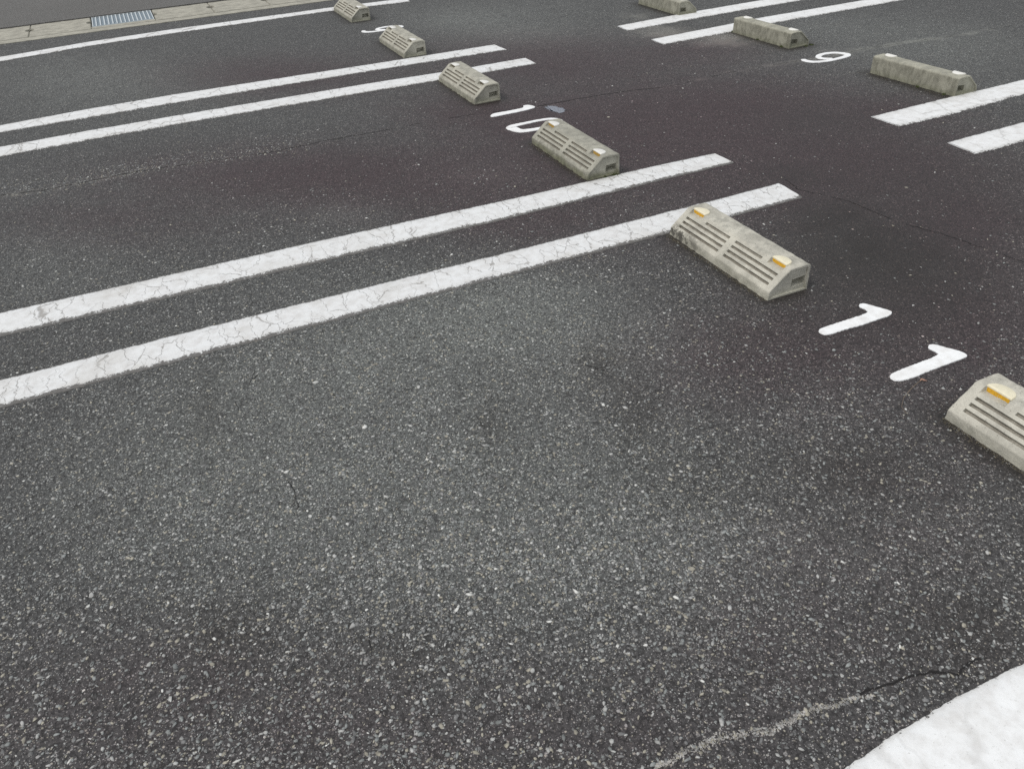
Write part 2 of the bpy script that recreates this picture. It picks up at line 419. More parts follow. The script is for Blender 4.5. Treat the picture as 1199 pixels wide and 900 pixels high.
M_MOSS = simple('moss', (.06, .075, .022), .95, 0, 200, .7, .4)
M_TWIG = simple('dry_stalk', (.22, .17, .12), .8, 0, 200, .4, .6)
M_LEAF = simple('dry_leaf', (.36, .20, .14), .7, 0, 200, .4, .6)

# ------------------------------------------------------------------ ground sheets
GUT_N, GUT_F = 8.27, 9.0                 # near and far edge of the gutter

def axis(lo, hi, a, b, step):
    inner = list(np.arange(a, b + 1e-6, step))
    left = [a - step * (1.6 ** k) * 1.5 for k in range(1, 40)]
    left = [x for x in left if x > lo]; right = [b + step * (1.6 ** k) * 1.5 for k in range(1, 40)]
    right = [x for x in right if x < hi]
    return np.array([lo] + left[::-1] + inner + right + [hi])

def sheet(name, xs, ys, mat, attrs=None, drop=None):
    X, Y = np.meshgrid(xs, ys); n, m = X.shape
    Z = np.zeros_like(X)
    co = np.stack([X, Y, Z], -1).reshape(-1, 3)
    idx = np.arange(n * m).reshape(n, m)
    q = np.stack([idx[:-1, :-1], idx[:-1, 1:], idx[1:, 1:], idx[1:, :-1]], -1).reshape(-1, 4)
    me = bpy.data.meshes.new(name)
    me.vertices.add(len(co)); me.vertices.foreach_set('co', co.astype(np.float32).ravel())
    me.loops.add(q.size); me.loops.foreach_set('vertex_index', q.astype(np.int32).ravel())
    me.polygons.add(len(q)); me.polygons.foreach_set('loop_start', np.arange(0, q.size, 4, dtype=np.int32))
    me.update(calc_edges=True); me.validate()
    if attrs is not None:
        for k, f in attrs.items():
            a = me.attributes.new(k, 'FLOAT', 'POINT'); a.data.foreach_set('value', f(X, Y).astype(np.float32).ravel())
    return link(name, me, mat)

STOPS = [(1.70, 1.90, .47, 1.09), (1.70, 1.90, 1.80, 2.42), (1.70, 1.90, 3.05, 3.68), (1.70, 1.90, 4.42, 5.05), (1.70, 1.90, 5.72, 6.35), (1.70, 1.90, 7.15, 7.78), (3.96, 4.18, 3.05, 3.68), (3.96, 4.18, 4.37, 5.0), (3.96, 4.18, 5.65, 6.3)]
def blob_attr(kind):
    def f(X, Y):
        out = np.zeros_like(X)
        for cx, cy, a, b, c, d, k, st in BLOBS:
            if k != kind: continue
            u = a * (X - cx) + b * (Y - cy); v = c * (X - cx) + d * (Y - cy)
            out = 1 - (1 - out) * (1 - st * np.exp(-(u * u + v * v) * .8))
        if kind == 'dust':
            # pale dust caught along the construction joint
            yj = np.interp(X, SX, SY)
            g = np.exp(-((Y - yj) / .05) ** 2)
            prof = np.interp(X, [-1.2, .1, .6, 1.7, 2.2, 2.9, 3.3, 4.2, 5.2, 6], [.45, .35, .12, .05, .1, .3, .35, .6, .45, .2])
            out = np.maximum(out, g * prof * .8)
        if kind == 'oil_shade':
            # grime and contact shade coloured in round the feet of the wheel stops
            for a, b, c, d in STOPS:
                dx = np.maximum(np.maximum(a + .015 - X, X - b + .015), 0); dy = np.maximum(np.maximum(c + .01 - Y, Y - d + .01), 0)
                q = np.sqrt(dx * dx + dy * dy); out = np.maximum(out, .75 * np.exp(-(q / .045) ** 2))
        return out
    return f

SEAM = [(-1.6,4.43),(-0.803,4.396),(-0.612,4.353),(-0.417,4.361),(-0.216,4.369),(-0.01,4.351),(0.2,4.319),(0.414,4.287),(0.638,4.28),(0.781,4.298),(0.97,4.291),(1.162,4.283),(1.365,4.289),(1.669,4.269),(1.86,4.217),(2.003,4.197),(2.18,4.195),(2.403,4.185),(2.623,4.16),(2.827,4.105),(3.303,4.14),(3.613,4.132),(3.806,4.119),(4.031,4.075),(4.277,4.094),(4.696,4.067),(5.094,4.005),(6.0,3.98)]
SX = [p[0] for p in SEAM]; SY = [p[1] for p in SEAM]
xs = axis(-400, 400, -1.6, 5.6, .02)
ys = axis(-400, GUT_N, 0.0, GUT_N - .05, .02)
ys = ys[ys <= GUT_N]
ys = np.unique(np.round(ys, 5))
setp(sheet('parking_lot', xs, ys, M_ASPH, {k: blob_attr(k) for k in ('wear', 'purple', 'oil_shade', 'dust')}), kind='structure')

# road beyond the gutter, its near edge slightly ragged where it meets the concrete
rv = []; xr = np.arange(-3, 4, .02)
xr = np.concatenate([[-400], xr, [400]])
edge = [(x, GUT_F - .012 + .012 * N3(x, 0, 3, 9) + .006 * N3(x, 0, 7, 40)) for x in xr]
verts = [(x, y, .012) for x, y in edge] + [(x, 400, .012) for x in xr] + [(x, y, -.05) for x, y in edge]
n = len(xr)
faces = [(i, i + 1, n + i + 1, n + i) for i in range(n - 1)] + [(2 * n + i, 2 * n + i + 1, i + 1, i) for i in range(n - 1)]
setp(link('road', mesh_from('road', verts, faces, M_ROAD)), kind='structure')

# gutter channel: near kerb edge, walls, bottom, far wall and shoulder
bm = bmesh.new()
LX0, LX1 = -60, 60
bm_box(bm, LX0, LX1, 8.262, 8.392, -.40, .005)          # near wall of the channel, its top is the pale lip
bm_box(bm, LX0, LX1, 8.392, 8.44, -.40, -.075)          # ledge carrying the covers
bm_box(bm, LX0, LX1, 8.98, 9.03, -.40, -.075)
bm_box(bm, LX0, LX1, 8.44, 8.98, -.40, -.37)
bm_box(bm, LX0, LX1, 9.03, 9.06, -.40, -.052)
gutter = bm_to('gutter', bm, M_GUT); setp(gutter, kind='structure')
for side, (a, b) in enumerate(((LX0, -2.335), (2.305, LX1))):      # long runs of covers outside the picture
    bm = bmesh.new(); bm_box(bm, a, b, 8.412, 9.0, -.075, .001)
    setp(bm_to('gutter_run', bm, M_GUT), kind='structure')

# ------------------------------------------------------------------ gutter covers and grating
JT = [-2.33, -1.83, -1.325, -.822, -.313, .232, .754, 1.27, 1.785, 2.3]
YC0, YC1 = 8.424, 8.992
def cover(x0, x1, holeL, holeR, label):
    w_ = x1 - x0 - .003; d = YC1 - YC0
    t = empty('gutter_cover', ((x0 + x1) / 2, (YC0 + YC1) / 2, 0))
    # outline with a half round hand hole in each end
    pts = []; hx, hy = .034, .050; cy = .035
    def notch(xe, sgn, up):
        ar = [(xe - sgn * hx * math.sin(a), cy - up * hy * math.cos(a)) for a in np.linspace(0.12, math.pi - .12, 9)]
        return [(xe, cy - up * (hy + .004))] + ar + [(xe, cy + up * (hy + .004))]
    X0, X1 = -w_ / 2, w_ / 2; Y0, Y1 = -d / 2, d / 2
    n = 26
    for i in range(n): pts.append((X0 + (X1 - X0) * i / n, Y0 + .0025 * N3(x0 + i * .1, 0, 1, 7)))
    pts.append((X1, Y0))
    if holeR: pts += notch(X1, 1, 1)
    for i in range(n): pts.append((X1 - (X1 - X0) * i / n, Y1))
    pts.append((X0, Y1))
    if holeL: pts += notch(X0, -1, -1)
    bm = bmesh.new()
    vs = [bm.verts.new((x, y, 0.002)) for x, y in pts]
    f = bm.faces.new(vs)
    ret = bmesh.ops.extrude_face_region(bm, geom=[f])
    for v in [g for g in ret['geom'] if isinstance(g, bmesh.types.BMVert)]: v.co.z = -.072
    bmesh.ops.recalc_face_normals(bm, faces=bm.faces)
    edges = [e for e in bm.edges if abs(e.verts[0].co.z - .002) < 1e-5 and abs(e.verts[1].co.z - .002) < 1e-5]
    bmesh.ops.bevel(bm, geom=edges, offset=.005, segments=2, affect='EDGES', clamp_overlap=True)
    o = bm_to('slab', bm, M_GUT, t)
    o.rotation_euler = (R(srand(-.15, .15)), R(srand(-.15, .15)), 0)
    setp(t, label, 'gutter cover', 'concrete covers of the roadside gutter')
    return t
LB = {0: None,
 2: 'concrete gutter cover running out of the left edge of the photo',
 3: 'concrete gutter cover directly left of the metal grating, hand hole at its left end',
 5: 'concrete gutter cover directly right of the metal grating, chipped white crumbs on its near edge',
 6: 'second concrete gutter cover to the right of the metal grating',
 7: 'rightmost concrete gutter cover in view, third to the right of the grating'}
for i in range(len(JT) - 1):
    if i == 4 or i not in LB or LB[i] is None: continue
    cover(JT[i], JT[i + 1], i in (3, 5, 6, 7, 8), i in (2, 5, 6, 7, 3), LB[i])
bm = bmesh.new(); bm_box(bm, -2.335, JT[2] - .003, YC0, YC1, -.075, .001); setp(bm_to('gutter_run', bm, M_GUT), kind='structure')
bm = bmesh.new(); bm_box(bm, JT[8] + .003, 2.305, YC0, YC1, -.075, .001); setp(bm_to('gutter_run', bm, M_GUT), kind='structure')
# dirt packed in the joint along the near edge
bm = bmesh.new(); bm_box(bm, -2.3, 2.3, 8.3925, 8.4235, -.07, -.03); setp(bm_to('joint_dirt', bm, M_VOID), kind='structure')

gx0, gx1, gy0, gy1 = -.303, .224, 8.505, 8.985
gt = empty('drain_grating', ((gx0 + gx1) / 2, (gy0 + gy1) / 2, 0))
ox, oy = (gx0 + gx1) / 2, (gy0 + gy1) / 2
bm = bmesh.new(); t_ = .009
bm_box(bm, gx0 - ox, gx1 - ox, gy0 - oy, gy0 - oy + t_, -.05, .004)
bm_box(bm, gx0 - ox, gx1 - ox, gy1 - oy - t_, gy1 - oy, -.05, .004)
bm_box(bm, gx0 - ox, gx0 - ox + t_, gy0 - oy + t_, gy1 - oy - t_, -.05, .004)
bm_box(bm, gx1 - ox - t_, gx1 - ox, gy0 - oy + t_, gy1 - oy - t_, -.05, .004)
bm_to('frame', bm, M_STEEL, gt)
nb_ = 15
for i in range(1, nb_):
    x = gx0 - ox + (gx1 - gx0) * i / nb_
    bm = bmesh.new(); bm_box(bm, x - .0055, x + .0055, gy0 - oy + t_ + .001, gy1 - oy - t_ - .001, -.045, .006)
    bm_to('bearing_bar', bm, M_STEEL, gt)
for j in range(1, 9):
    y = gy0 - oy + (gy1 - gy0) * j / 9
    bm = bmesh.new()
    for i in range(nb_):
        xa = gx0 - ox + (gx1 - gx0) * i / nb_ + .0062; xb = gx0 - ox + (gx1 - gx0) * (i + 1) / nb_ - .0062
        if i == 0: xa = gx0 - ox + t_ + .0005
        if i == nb_ - 1: xb = gx1 - ox - t_ - .0005
        bm_box(bm, xa, xb, y - .019, y + .019, -.012, -.002)
    bm_to('cross_rod', bm, M_STEEL2, gt)
setp(gt, 'bluish galvanised steel grating set in the roadside gutter between concrete covers', 'drain grating')
# strip of concrete seat in front of the grating
bm = bmesh.new(); bm_box(bm, JT[4] + .003, JT[5] - .003, YC0, gy0 - .003, -.072, .0015); setp(bm_to('grating_seat', bm, M_GUT), kind='structure')

# ------------------------------------------------------------------ painted lines
PAINT_POLYS = []      # (xmin, xmax, ymin, ymax) to keep gravel off
def painted_line(name, lowpts, uppts, mat, label, group, rag=.003, raglow=None, thick=.003, step=.007, slant=0.0):
    """flat strip of road paint between two measured edges, edges crumbled"""
    raglow = rag if raglow is None else raglow
    x0 = min(lowpts[0][0], uppts[0][0]); x1 = max(lowpts[-1][0], uppts[-1][0])
    lx, ly = zip(*lowpts); ux, uy = zip(*uppts)
    # fine where visible, coarse outside
    xa, xb = max(x0, -1.3), min(x1, 6.2)
    xs_ = ([x0] if x0 < xa - .01 else []) + list(np.arange(xa, xb, step)) + [xb] + ([x1] if x1 > xb + .01 else [])
    sd_ = srand(0, 50)
    rows = []
    cols = [0.0, .012, .25, .5, .75, .988, 1.0]
    verts, faces, uvs = [], [], []
    for x in xs_:
        fr = (x - x0) / (x1 - x0)
        e0 = raglow * (N3(x, sd_, 0, 14) * 1.0 + N3(x, sd_, 5, 60) * .9 + N3(x, sd_, 8, 190) * .7)
        e1 = rag * (N3(x, sd_, 9, 14) * 1.0 + N3(x, sd_, 13, 60) * .9 + N3(x, sd_, 17, 190) * .7)
        a = np.interp(x, lx, ly) + e0; b = np.interp(x, ux, uy) + e1
        for v in cols:
            y = a + (b - a) * v
            dx = 0.0
            if fr > .98 or fr < .02:
                dx = rag * 1.2 * (N3(y, sd_, 21, 30) + N3(y, sd_, 22, 110))
            # ends skewed to the measured corners
            k = max(0, 1 - (x - x0) / .5); k2 = max(0, 1 - (x1 - x) / .5)
            sx = (lowpts[0][0] - x0) * (1 - v) * k + (uppts[0][0] - x0) * v * k + (lowpts[-1][0] - x1) * (1 - v) * k2 + (uppts[-1][0] - x1) * v * k2
            z = thick if 0 < v < 1 else .0002
            z += .0004 * N3(x, y, 3, 30) if z > .001 else 0
            verts.append((x + dx + sx, y, z)); uvs.append((x, v))
    m = len(cols); n = len(xs_)
    for i in range(n - 1):
        for j in range(m - 1):
            faces.append((i * m + j, (i + 1) * m + j, (i + 1) * m + j + 1, i * m + j + 1))
    # end caps down to the ground
    for i in (0, n - 1):
        base = len(verts)
        for j in range(m):
            x, y, z = verts[i * m + j]; verts.append((x + (-.002 if i == 0 else .002), y, .0001)); uvs.append((x, 0.02))
        for j in range(m - 1):
            f = (base + j, i * m + j, i * m + j + 1, base + j + 1)
            faces.append(f if i else f[::-1])
    cx = (x0 + x1) / 2; cy = (np.mean(ly) + np.mean(uy)) / 2
    verts = [(a - cx, b - cy, c) for a, b, c in verts]
    me = mesh_from(name, verts, faces, mat)
    uv = me.uv_layers.new(name='UVMap')
    for l in me.loops: uv.data[l.index].uv = uvs[l.vertex_index]
    me.shade_smooth()
    o = link(name, me); o.location = (cx, cy, 0)
    setp(o, label, 'painted line', group)
    PAINT_POLYS.append((x0, x1, min(ly) - .004, max(uy) + .004))
    return o
G1 = 'white painted bay lines of the parking lot'
painted_line('parking_line', [(-2.6,2.418),(-.67,2.419),(-.178,2.42),(.8,2.416),(2.0,2.414),(2.398,2.42)], [(-2.6,2.59),(-.6,2.590),(-.16,2.596),(.64,2.593),(1.11,2.588),(2.1,2.59),(2.411,2.595)], M_PAINT, 
  'lower of the two nearest long white lines, running under the amber-reflector stop beside number 11', G1, .003, .0045)
painted_line('parking_line', [(-2.6,2.896),(-.69,2.893),(-.13,2.886),(.51,2.882),(1.24,2.874),(2.02,2.893),(2.403,2.893)], [(-2.6,3.09),(-.7,3.084),(-.37,3.08),(.56,3.076),(.93,3.066),(1.32,3.054),(2.12,3.056),(2.399,3.043)], M_PAINT,
  'long cracked white line touching the stop that hides part of number 10', G1, .0025, .0045)
painted_line('parking_line', [(-2.6,5.03),(-.8,5.037),(-.38,5.058),(.07,5.070),(1.3,5.054),(1.71,5.046),(2.02,5.034),(2.417,5.041)], [(-2.6,5.21),(-.82,5.225),(-.38,5.250),(.09,5.254),(1.36,5.245),(1.77,5.22),(2.0,5.216),(2.417,5.223)], M_PAINT_FAR,
  'lower white line of the pair just above number 10, a stop standing across it', G1, .003, .004)
painted_line('parking_line', [(-2.6,5.50),(-.84,5.521),(-.37,5.527),(.11,5.539),(1.45,5.533),(2.409,5.508)], [(-2.6,5.66),(-.85,5.686),(-.37,5.734),(.135,5.75),(1.5,5.711),(2.392,5.705)], M_PAINT_FAR,
  'upper white line of the pair just above number 10, a stop touching its top edge', G1, .003, .004)
painted_line('parking_line', [(-2.6,7.5),(-.95,7.57),(-.34,7.69),(.32,7.73),(1.65,7.76),(2.417,7.69)], [(-2.6,7.7),(-.96,7.745),(-.33,7.865),(.34,7.91),(1.685,7.92),(2.42,7.87)], M_PAINT_FAR,
  'long white line closest to the roadside gutter and its metal grating', G1, .003, .003)
painted_line('parking_line', [(3.403,2.864),(3.742,2.861),(4.286,2.893),(8.5,2.9)], [(3.398,3.05),(3.87,3.066),(4.511,3.074),(8.5,3.09)], M_PAINT_NEW,
  'white line ending at right, touching the near end of the stop beside number 9', G1, .003, .007)
painted_line('parking_line', [(3.396,2.405),(3.666,2.404),(8.5,2.41)], [(3.409,2.577),(3.898,2.587),(8.5,2.59)], M_PAINT_NEW,
  'lowest white line at the right edge of the photo, touching no concrete stop', G1, .003, .006)
painted_line('parking_line', [(3.402,5.49),(4.558,5.532),(8.5,5.56)], [(3.417,5.665),(4.048,5.72),(4.721,5.74),(8.5,5.76)], M_PAINT_NEW,
  'white line at top right touching the concrete stop cut off by the top edge', G1, .003, .005)
painted_line('parking_line', [(3.386,4.974),(3.963,4.996),(4.392,5.033),(5.576,5.05),(8.5,5.06)], [(3.39,5.148),(4.115,5.198),(4.389,5.228),(5.322,5.23),(8.5,5.24)], M_PAINT_NEW,
  'white line at top right with a concrete stop standing across it', G1, .003, .006)
painted_line('parking_line', [(-2.6,.285),(.6,.285),(1.2,.292),(2.41,.29)], [(-2.6,.446),(.6,.448),(.78,.453),(.93,.463),(1.07,.466),(1.23,.462),(2.41,.466)], M_CORNER,
  'wide plain white line filling the bottom right corner of the photo', G1, .0022, .0022)

# ------------------------------------------------------------------ painted numbers
def chaikin(p, k=2):
    for _ in range(k):
        q = []
        for i in range(len(p)):
            a = p[i]; b = p[(i + 1) % len(p)]
            q += [(a[0]*.75+b[0]*.25, a[1]*.75+b[1]*.25), (a[0]*.25+b[0]*.75, a[1]*.25+b[1]*.75)]
        p = q
    return p
def poly_digit(pts, parent, org, mat=M_DIGIT, name='digit', rag=.0018, thick=.0035, k=2, step=.004, grow=.0010):
    p = chaikin(pts, k)
    if grow:
        ar = sum(p[i][0]*p[(i+1)%len(p)][1]-p[(i+1)%len(p)][0]*p[i][1] for i in range(len(p)))
        sg = 1 if ar > 0 else -1; g_ = []
        for i in range(len(p)):
            a = p[i-1]; b = p[(i+1)%len(p)]; tx, ty = b[0]-a[0], b[1]-a[1]; l = math.hypot(tx, ty) or 1
            g_.append((p[i][0]+sg*ty/l*grow, p[i][1]-sg*tx/l*grow))
        p = g_
    q = []
    for i in range(len(p)):
        a = p[i]; b = p[(i + 1) % len(p)]; L = math.dist(a, b); n = max(1, int(L / step))
        for j in range(n):
            x = a[0] + (b[0]-a[0]) * j / n; y = a[1] + (b[1]-a[1]) * j / n
            q.append((x + rag * (N3(x, y, 2, 90) + N3(x, y, 4, 260)), y + rag * (N3(x, y, 12, 90) + N3(x, y, 14, 260))))
    bm = bmesh.new()
    vs = [bm.verts.new((x - org[0], y - org[1], thick)) for x, y in q]
    f = bm.faces.new(vs)
    if f.normal.z < 0: f.normal_flip()
    cx = sum(x for x, y in q) / len(q) - org[0]; cy = sum(y for x, y in q) / len(q) - org[1]
    vb = [bm.verts.new((v.co.x + (v.co.x - cx) * .012, v.co.y + (v.co.y - cy) * .012, .0002)) for v in vs]
    for i in range(len(vs)):
        j = (i + 1) % len(vs); bm.faces.new((vs[j], vs[i], vb[i], vb[j]))
    bmesh.ops.triangulate(bm, faces=[f])
    bmesh.ops.recalc_face_normals(bm, faces=bm.faces)
    me = bpy.data.meshes.new(name); bm.to_mesh(me); bm.free()
    uv = me.uv_layers.new(name='UVMap')
    for l in me.loops: uv.data[l.index].uv = (0.5, .5)
    return link(name, me, mat, parent)
def stroke_digit(pts, parent, org, name='digit', closed=False, mat=M_DIGIT, rag=.0022, thick=.0033, wk=1.0):
    """pts: (x, y, width) centre line drawn as one brush stroke"""
    P = [Vector((x, y, w_ * wk)) for x, y, w_ in pts]
    n = len(P); D = []
    segs = n if closed else n - 1
    for i in range(segs):
        if closed: a, b, c, d = P[(i-1) % n], P[i], P[(i+1) % n], P[(i+2) % n]
        else: a, b, c, d = P[max(i-1, 0)], P[i], P[i+1], P[min(i+2, n-1)]
        for k in range(10):
            t = k / 10
            D.append(.5 * ((2*b) + (c-a)*t + (2*a-5*b+4*c-d)*t*t + (3*b-3*c+d-a)*t*t*t))
    if not closed: D.append(P[-1])
    verts, faces = [], []
    m = len(D)
    for i, q in enumerate(D):
        pr = D[(i-1) % m] if (closed or i) else q; nx = D[(i+1) % m] if (closed or i < m-1) else q
        tx, ty = nx.x - pr.x, nx.y - pr.y; L = math.hypot(tx, ty) or 1; tx /= L; ty /= L
        w_ = q.z / 2
        if not closed:
            e = min(i, m - 1 - i)
            if e < 3: w_ *= (.55, .85, .97)[e]
        wl = w_ + rag * (N3(q.x, q.y, 1, 120) + N3(q.x, q.y, 2, 300)); wr = w_ + rag * (N3(q.x, q.y, 3, 120) + N3(q.x, q.y, 4, 300))
        z = thick + .0006 * i / m if not closed else thick
        for s_, ww, zz in ((1, wl + .0015, .0002), (1, wl, z), (-1, wr, z), (-1, wr + .0015, .0002)):
            verts.append((q.x - org[0] - ty * ww * s_, q.y - org[1] + tx * ww * s_, zz))
    for i in range(m if closed else m - 1):
        a = i * 4; b = ((i + 1) % m) * 4
        for j in range(3): faces.append((a + j, a + j + 1, b + j + 1, b + j))
    if not closed:
        faces.append((0, 3, 2, 1)); e = (m - 1) * 4; faces.append((e, e + 1, e + 2, e + 3))
    me = mesh_from(name, verts, faces, mat)
    bm = bmesh.new(); bm.from_mesh(me); bmesh.ops.recalc_face_normals(bm, faces=bm.faces); bm.to_mesh(me); bm.free()
    uv = me.uv_layers.new(name='UVMap')
    for l in me.loops: uv.data[l.index].uv = (.5, .5)
    return link(name, me, None, parent)
GN = 'painted bay numbers'
ONE_A = [(1.724,1.573),(1.73,1.552),(1.75,1.544),(1.80,1.546),(1.881,1.539),(1.93,1.541),(1.971,1.539),(2.005,1.546),(2.012,1.556),(2.004,1.578),(1.988,1.606),(1.976,1.634),(1.960,1.640),(1.944,1.628),(1.950,1.604),(1.946,1.584),(1.893,1.583),(1.803,1.584),(1.744,1.584)]
ONE_B = [(1.742,1.294),(1.732,1.280),(1.734,1.262),(1.781,1.253),(1.84,1.256),(1.89,1.256),(1.956,1.257),(2.00,1.256),(2.016,1.262),(2.012,1.284),(1.994,1.316),(1.976,1.350),(1.958,1.354),(1.942,1.340),(1.950,1.316),(1.944,1.299),(1.848,1.298),(1.79,1.298)]
o11 = empty('bay_number', (1.86, 1.42, 0)); poly_digit(ONE_A, o11, (1.86, 1.42)); poly_digit(ONE_B, o11, (1.86, 1.42))
setp(o11, 'bright white painted number 11 on the asphalt between the two nearest concrete stops', 'painted number', GN)
o10 = empty('bay_number', (1.86, 4.0, 0))
ONE_C = [(1.712,4.190),(1.708,4.170),(1.718,4.158),(1.80,4.160),(1.891,4.162),(1.95,4.170),(1.988,4.182),(1.992,4.205),(1.978,4.240),(1.955,4.250),(1.940,4.242),(1.936,4.222),(1.919,4.207),(1.82,4.206),(1.741,4.212)]
poly_digit(ONE_C, o10, (1.86, 4.0))
stroke_digit([(1.728,3.905,.042),(1.722,3.935,.040),(1.748,3.955,.030),(1.82,3.960,.022),(1.91,3.962,.020),(1.975,3.948,.020),(2.0,3.905,.020),(1.985,3.865,.022),(1.92,3.842,.024),(1.83,3.838,.028),(1.76,3.850,.034),(1.735,3.875,.038)], o10, (1.86, 4.0), closed=True, wk=1.25)
setp(o10, 'white painted number 10 on the asphalt, its 0 partly behind a concrete stop', 'painted number', GN)
def nine(cx, cy, label, wk=1.4, kb=.92):
    o = empty('bay_number', (cx, cy, 0))
    L = [(-.148,.062,.020),(-.160,.035,.024),(-.155,.000,.026),(-.135,-.030,.024),(-.09,-.052,.022),(-.03,-.062,.022),(.03,-.058,.022),(.09,-.050,.024),(.135,-.032,.026),(.152,-.002,.028),(.140,.045,.024),(.105,.080,.022),(.05,.092,.022),(.0,.080,.024),(-.035,.052,.024),(-.045,.015,.024),(-.028,-.015,.022),(.005,-.040,.020)]
    stroke_digit([(cx + a, cy + b * kb, w_ * wk) for a, b, w_ in L], o, (cx, cy))
    setp(o, label, 'painted number', GN)
nine(4.028, 4.062, 'white painted number 9 on the asphalt between the two concrete stops at upper right')
nine(1.862, 6.735, 'white painted digit hidden for its upper half behind a distant concrete stop at upper left', 1.35, .72)

# blue grey smear next to the 10
o = poly_digit([(2.035,4.165),(2.06,4.18),(2.10,4.165),(2.118,4.12),(2.13,4.07),(2.115,4.02),(2.085,4.0),(2.05,4.01),(2.03,4.06),(2.022,4.12)], None, (2.08, 4.09), M_SMEAR, 'filler_smear', .014, .0012, 1, grow=-.012)
o.location = (2.08, 4.09, 0); setp(o, 'small blue grey smear of filler on the asphalt beside the painted number 10', 'smear')

# ------------------------------------------------------------------ cracks
def crack(pts, w0, wob, mat=M_CRACK, gaps=0.0, z=.0012, seed=0):
    """irregular thin ribbon, broken up; returned as face soup"""
    V, F = [], []
    L = 0; prev = None; run = []
    pl = []
    for i in range(len(pts) - 1):
        a, b = pts[i], pts[i+1]; n = max(2, int(math.dist(a, b) / .004))
        for j in range(n):
            pl.append((a[0] + (b[0]-a[0])*j/n, a[1] + (b[1]-a[1])*j/n))
    pl.append(pts[-1])
    for i, (x, y) in enumerate(pl):
        s_ = i * .004
        yo = wob * (N3(s_, seed, 1, 22) + .7 * N3(s_, seed, 2, 70)); xo = wob * .6 * N3(s_, seed, 3, 50)
        e = min(i, len(pl) - 1 - i)
        w_ = w0 * (.55 + 1.0 * abs(N3(s_, seed, 4, 40)) + .5 * N3(s_, seed, 5, 140)) * min(1, (e + .3) / 6)
        if N3(s_, seed, 6, 11) < -0.5 + gaps * 1.1: w_ = 0
        run.append((x + xo, y + yo, max(w_, 0)))
    for i in range(len(run) - 1):
        a, b = run[i], run[i+1]
        if a[2] <= 0 and b[2] <= 0: continue
        tx, ty = b[0]-a[0], b[1]-a[1]; l = math.hypot(tx, ty) or 1; nx, ny = -ty/l, tx/l
        k = len(V)
        V += [(a[0]+nx*a[2]/2, a[1]+ny*a[2]/2, z), (a[0]-nx*a[2]/2, a[1]-ny*a[2]/2, z), (b[0]-nx*b[2]/2, b[1]-ny*b[2]/2, z), (b[0]+nx*b[2]/2, b[1]+ny*b[2]/2, z)]
        F.append((k, k+1, k+2, k+3))
    return V, F
CR = [
 (SEAM[0:6], .008, .008, .08), (SEAM[5:11], .006, .008, .2), (SEAM[10:17], .0055, .006, .2), (SEAM[15:20], .007, .006, .05), (SEAM[19:24], .004, .006, .4), (SEAM[23:], .004, .006, .5),
 ([(.86,.552),(.908,.548),(.963,.545),(1.003,.54),(1.067,.527),(1.107,.502),(1.148,.508),(1.197,.5)], .006, .007, .05),
 ([(2.472,2.616),(2.442,2.498),(2.533,2.3),(2.55,2.04),(2.605,1.897),(2.627,1.799),(2.649,1.688),(2.667,1.584),(2.68,1.4)], .004, .014, .25),
 ([(.985,1.772),(.994,1.749),(1.008,1.731),(1.022,1.714),(1.045,1.705),(1.06,1.70)], .0032, .006, 0), ([(1.006,1.743),(.985,1.715),(.992,1.695)], .0025, .005, 0), ([(1.008,1.731),(1.035,1.73),(1.052,1.744),(1.068,1.72)], .0025, .005, 0), ([(1.015,1.72),(1.01,1.69),(1.03,1.665)], .002, .005, 0),
 ([(.589,1.70),(.587,1.637),(.545,1.576)], .0022, .008, .3), ([(.061,2.259),(.017,2.153),(-.029,2.104),(-.024,2.0)], .0025, .01, .35), ([(.04,1.686),(.05,1.626),(.043,1.543)], .0022, .008, .3), ([(.147,1.219),(.123,1.153),(.094,1.094),(.095,1.04)], .0022, .006, .3),
 ([(.10,2.34),(.06,2.22),(.03,2.18)], .0025, .01, .3),
]
for i, (pts, w0, wob, gaps) in enumerate(CR):
    v, f = crack(pts, w0, wob, gaps=gaps, seed=i * 3.7)
    if i == 0: V0, F0 = [], []
    k = len(V0); V0 += v; F0 += [tuple(a + k for a in q) for q in f]
setp(link('asphalt_cracks', mesh_from('asphalt_cracks', V0, F0, M_CRACK)), kind='stuff')

# ------------------------------------------------------------------ concrete wheel stops
def stop_profile():
    pts = []
    def add(x, z): pts.append((x, z))
    for z in (0, .007, .014, .021): add(.0005 + z * .06, z)
    for a in np.linspace(0, 1, 5): add(.0022 + .0075 * a ** 2 * .55, .027 + .0075 * a * .9)     # rounded lip
    # slope from (.006,.034) to (.078,.096)
    sx0, sz0, sx1, sz1 = .0070, .0350, .0775, .0955
    L = math.hypot(sx1 - sx0, sz1 - sz0)
    # groove rows: t positions along slope
    grooves = [.0165, .0372, .0580, .0790]
    ts = [.004, .008]
    for g in grooves: ts += [g - .0050, g - .0042, g + .0042, g + .0050, g + .0095]
    ts = sorted(t for t in ts if t < L - .001)
    rows = []
    for t in ts:
        add(sx0 + (sx1 - sx0) * t / L, sz0 + (sz1 - sz0) * t / L); rows.append((len(pts) - 1, t))
    for x, z in ((.0775, .0955), (.080, .0970), (.0842, .0982), (.0858, .0985), (.092, .0990), (.100, .0993), (.110, .0995), (.120, .0996), (.130, .0996), (.140, .0995), (.150, .0992), (.157, .0985)): add(x, z)
    for a in np.linspace(.2, 1, 5): add(.157 + .0125 * math.sin(a * math.pi / 2), .0865 + .0120 * math.cos(a * math.pi / 2))
    for z in (.075, .062, .05, .038, .026, .016, .008, 0): add(.1695 + (.0865 - z) * .022, z)
    return pts, grooves, (sx0, sz0, sx1, sz1, L)

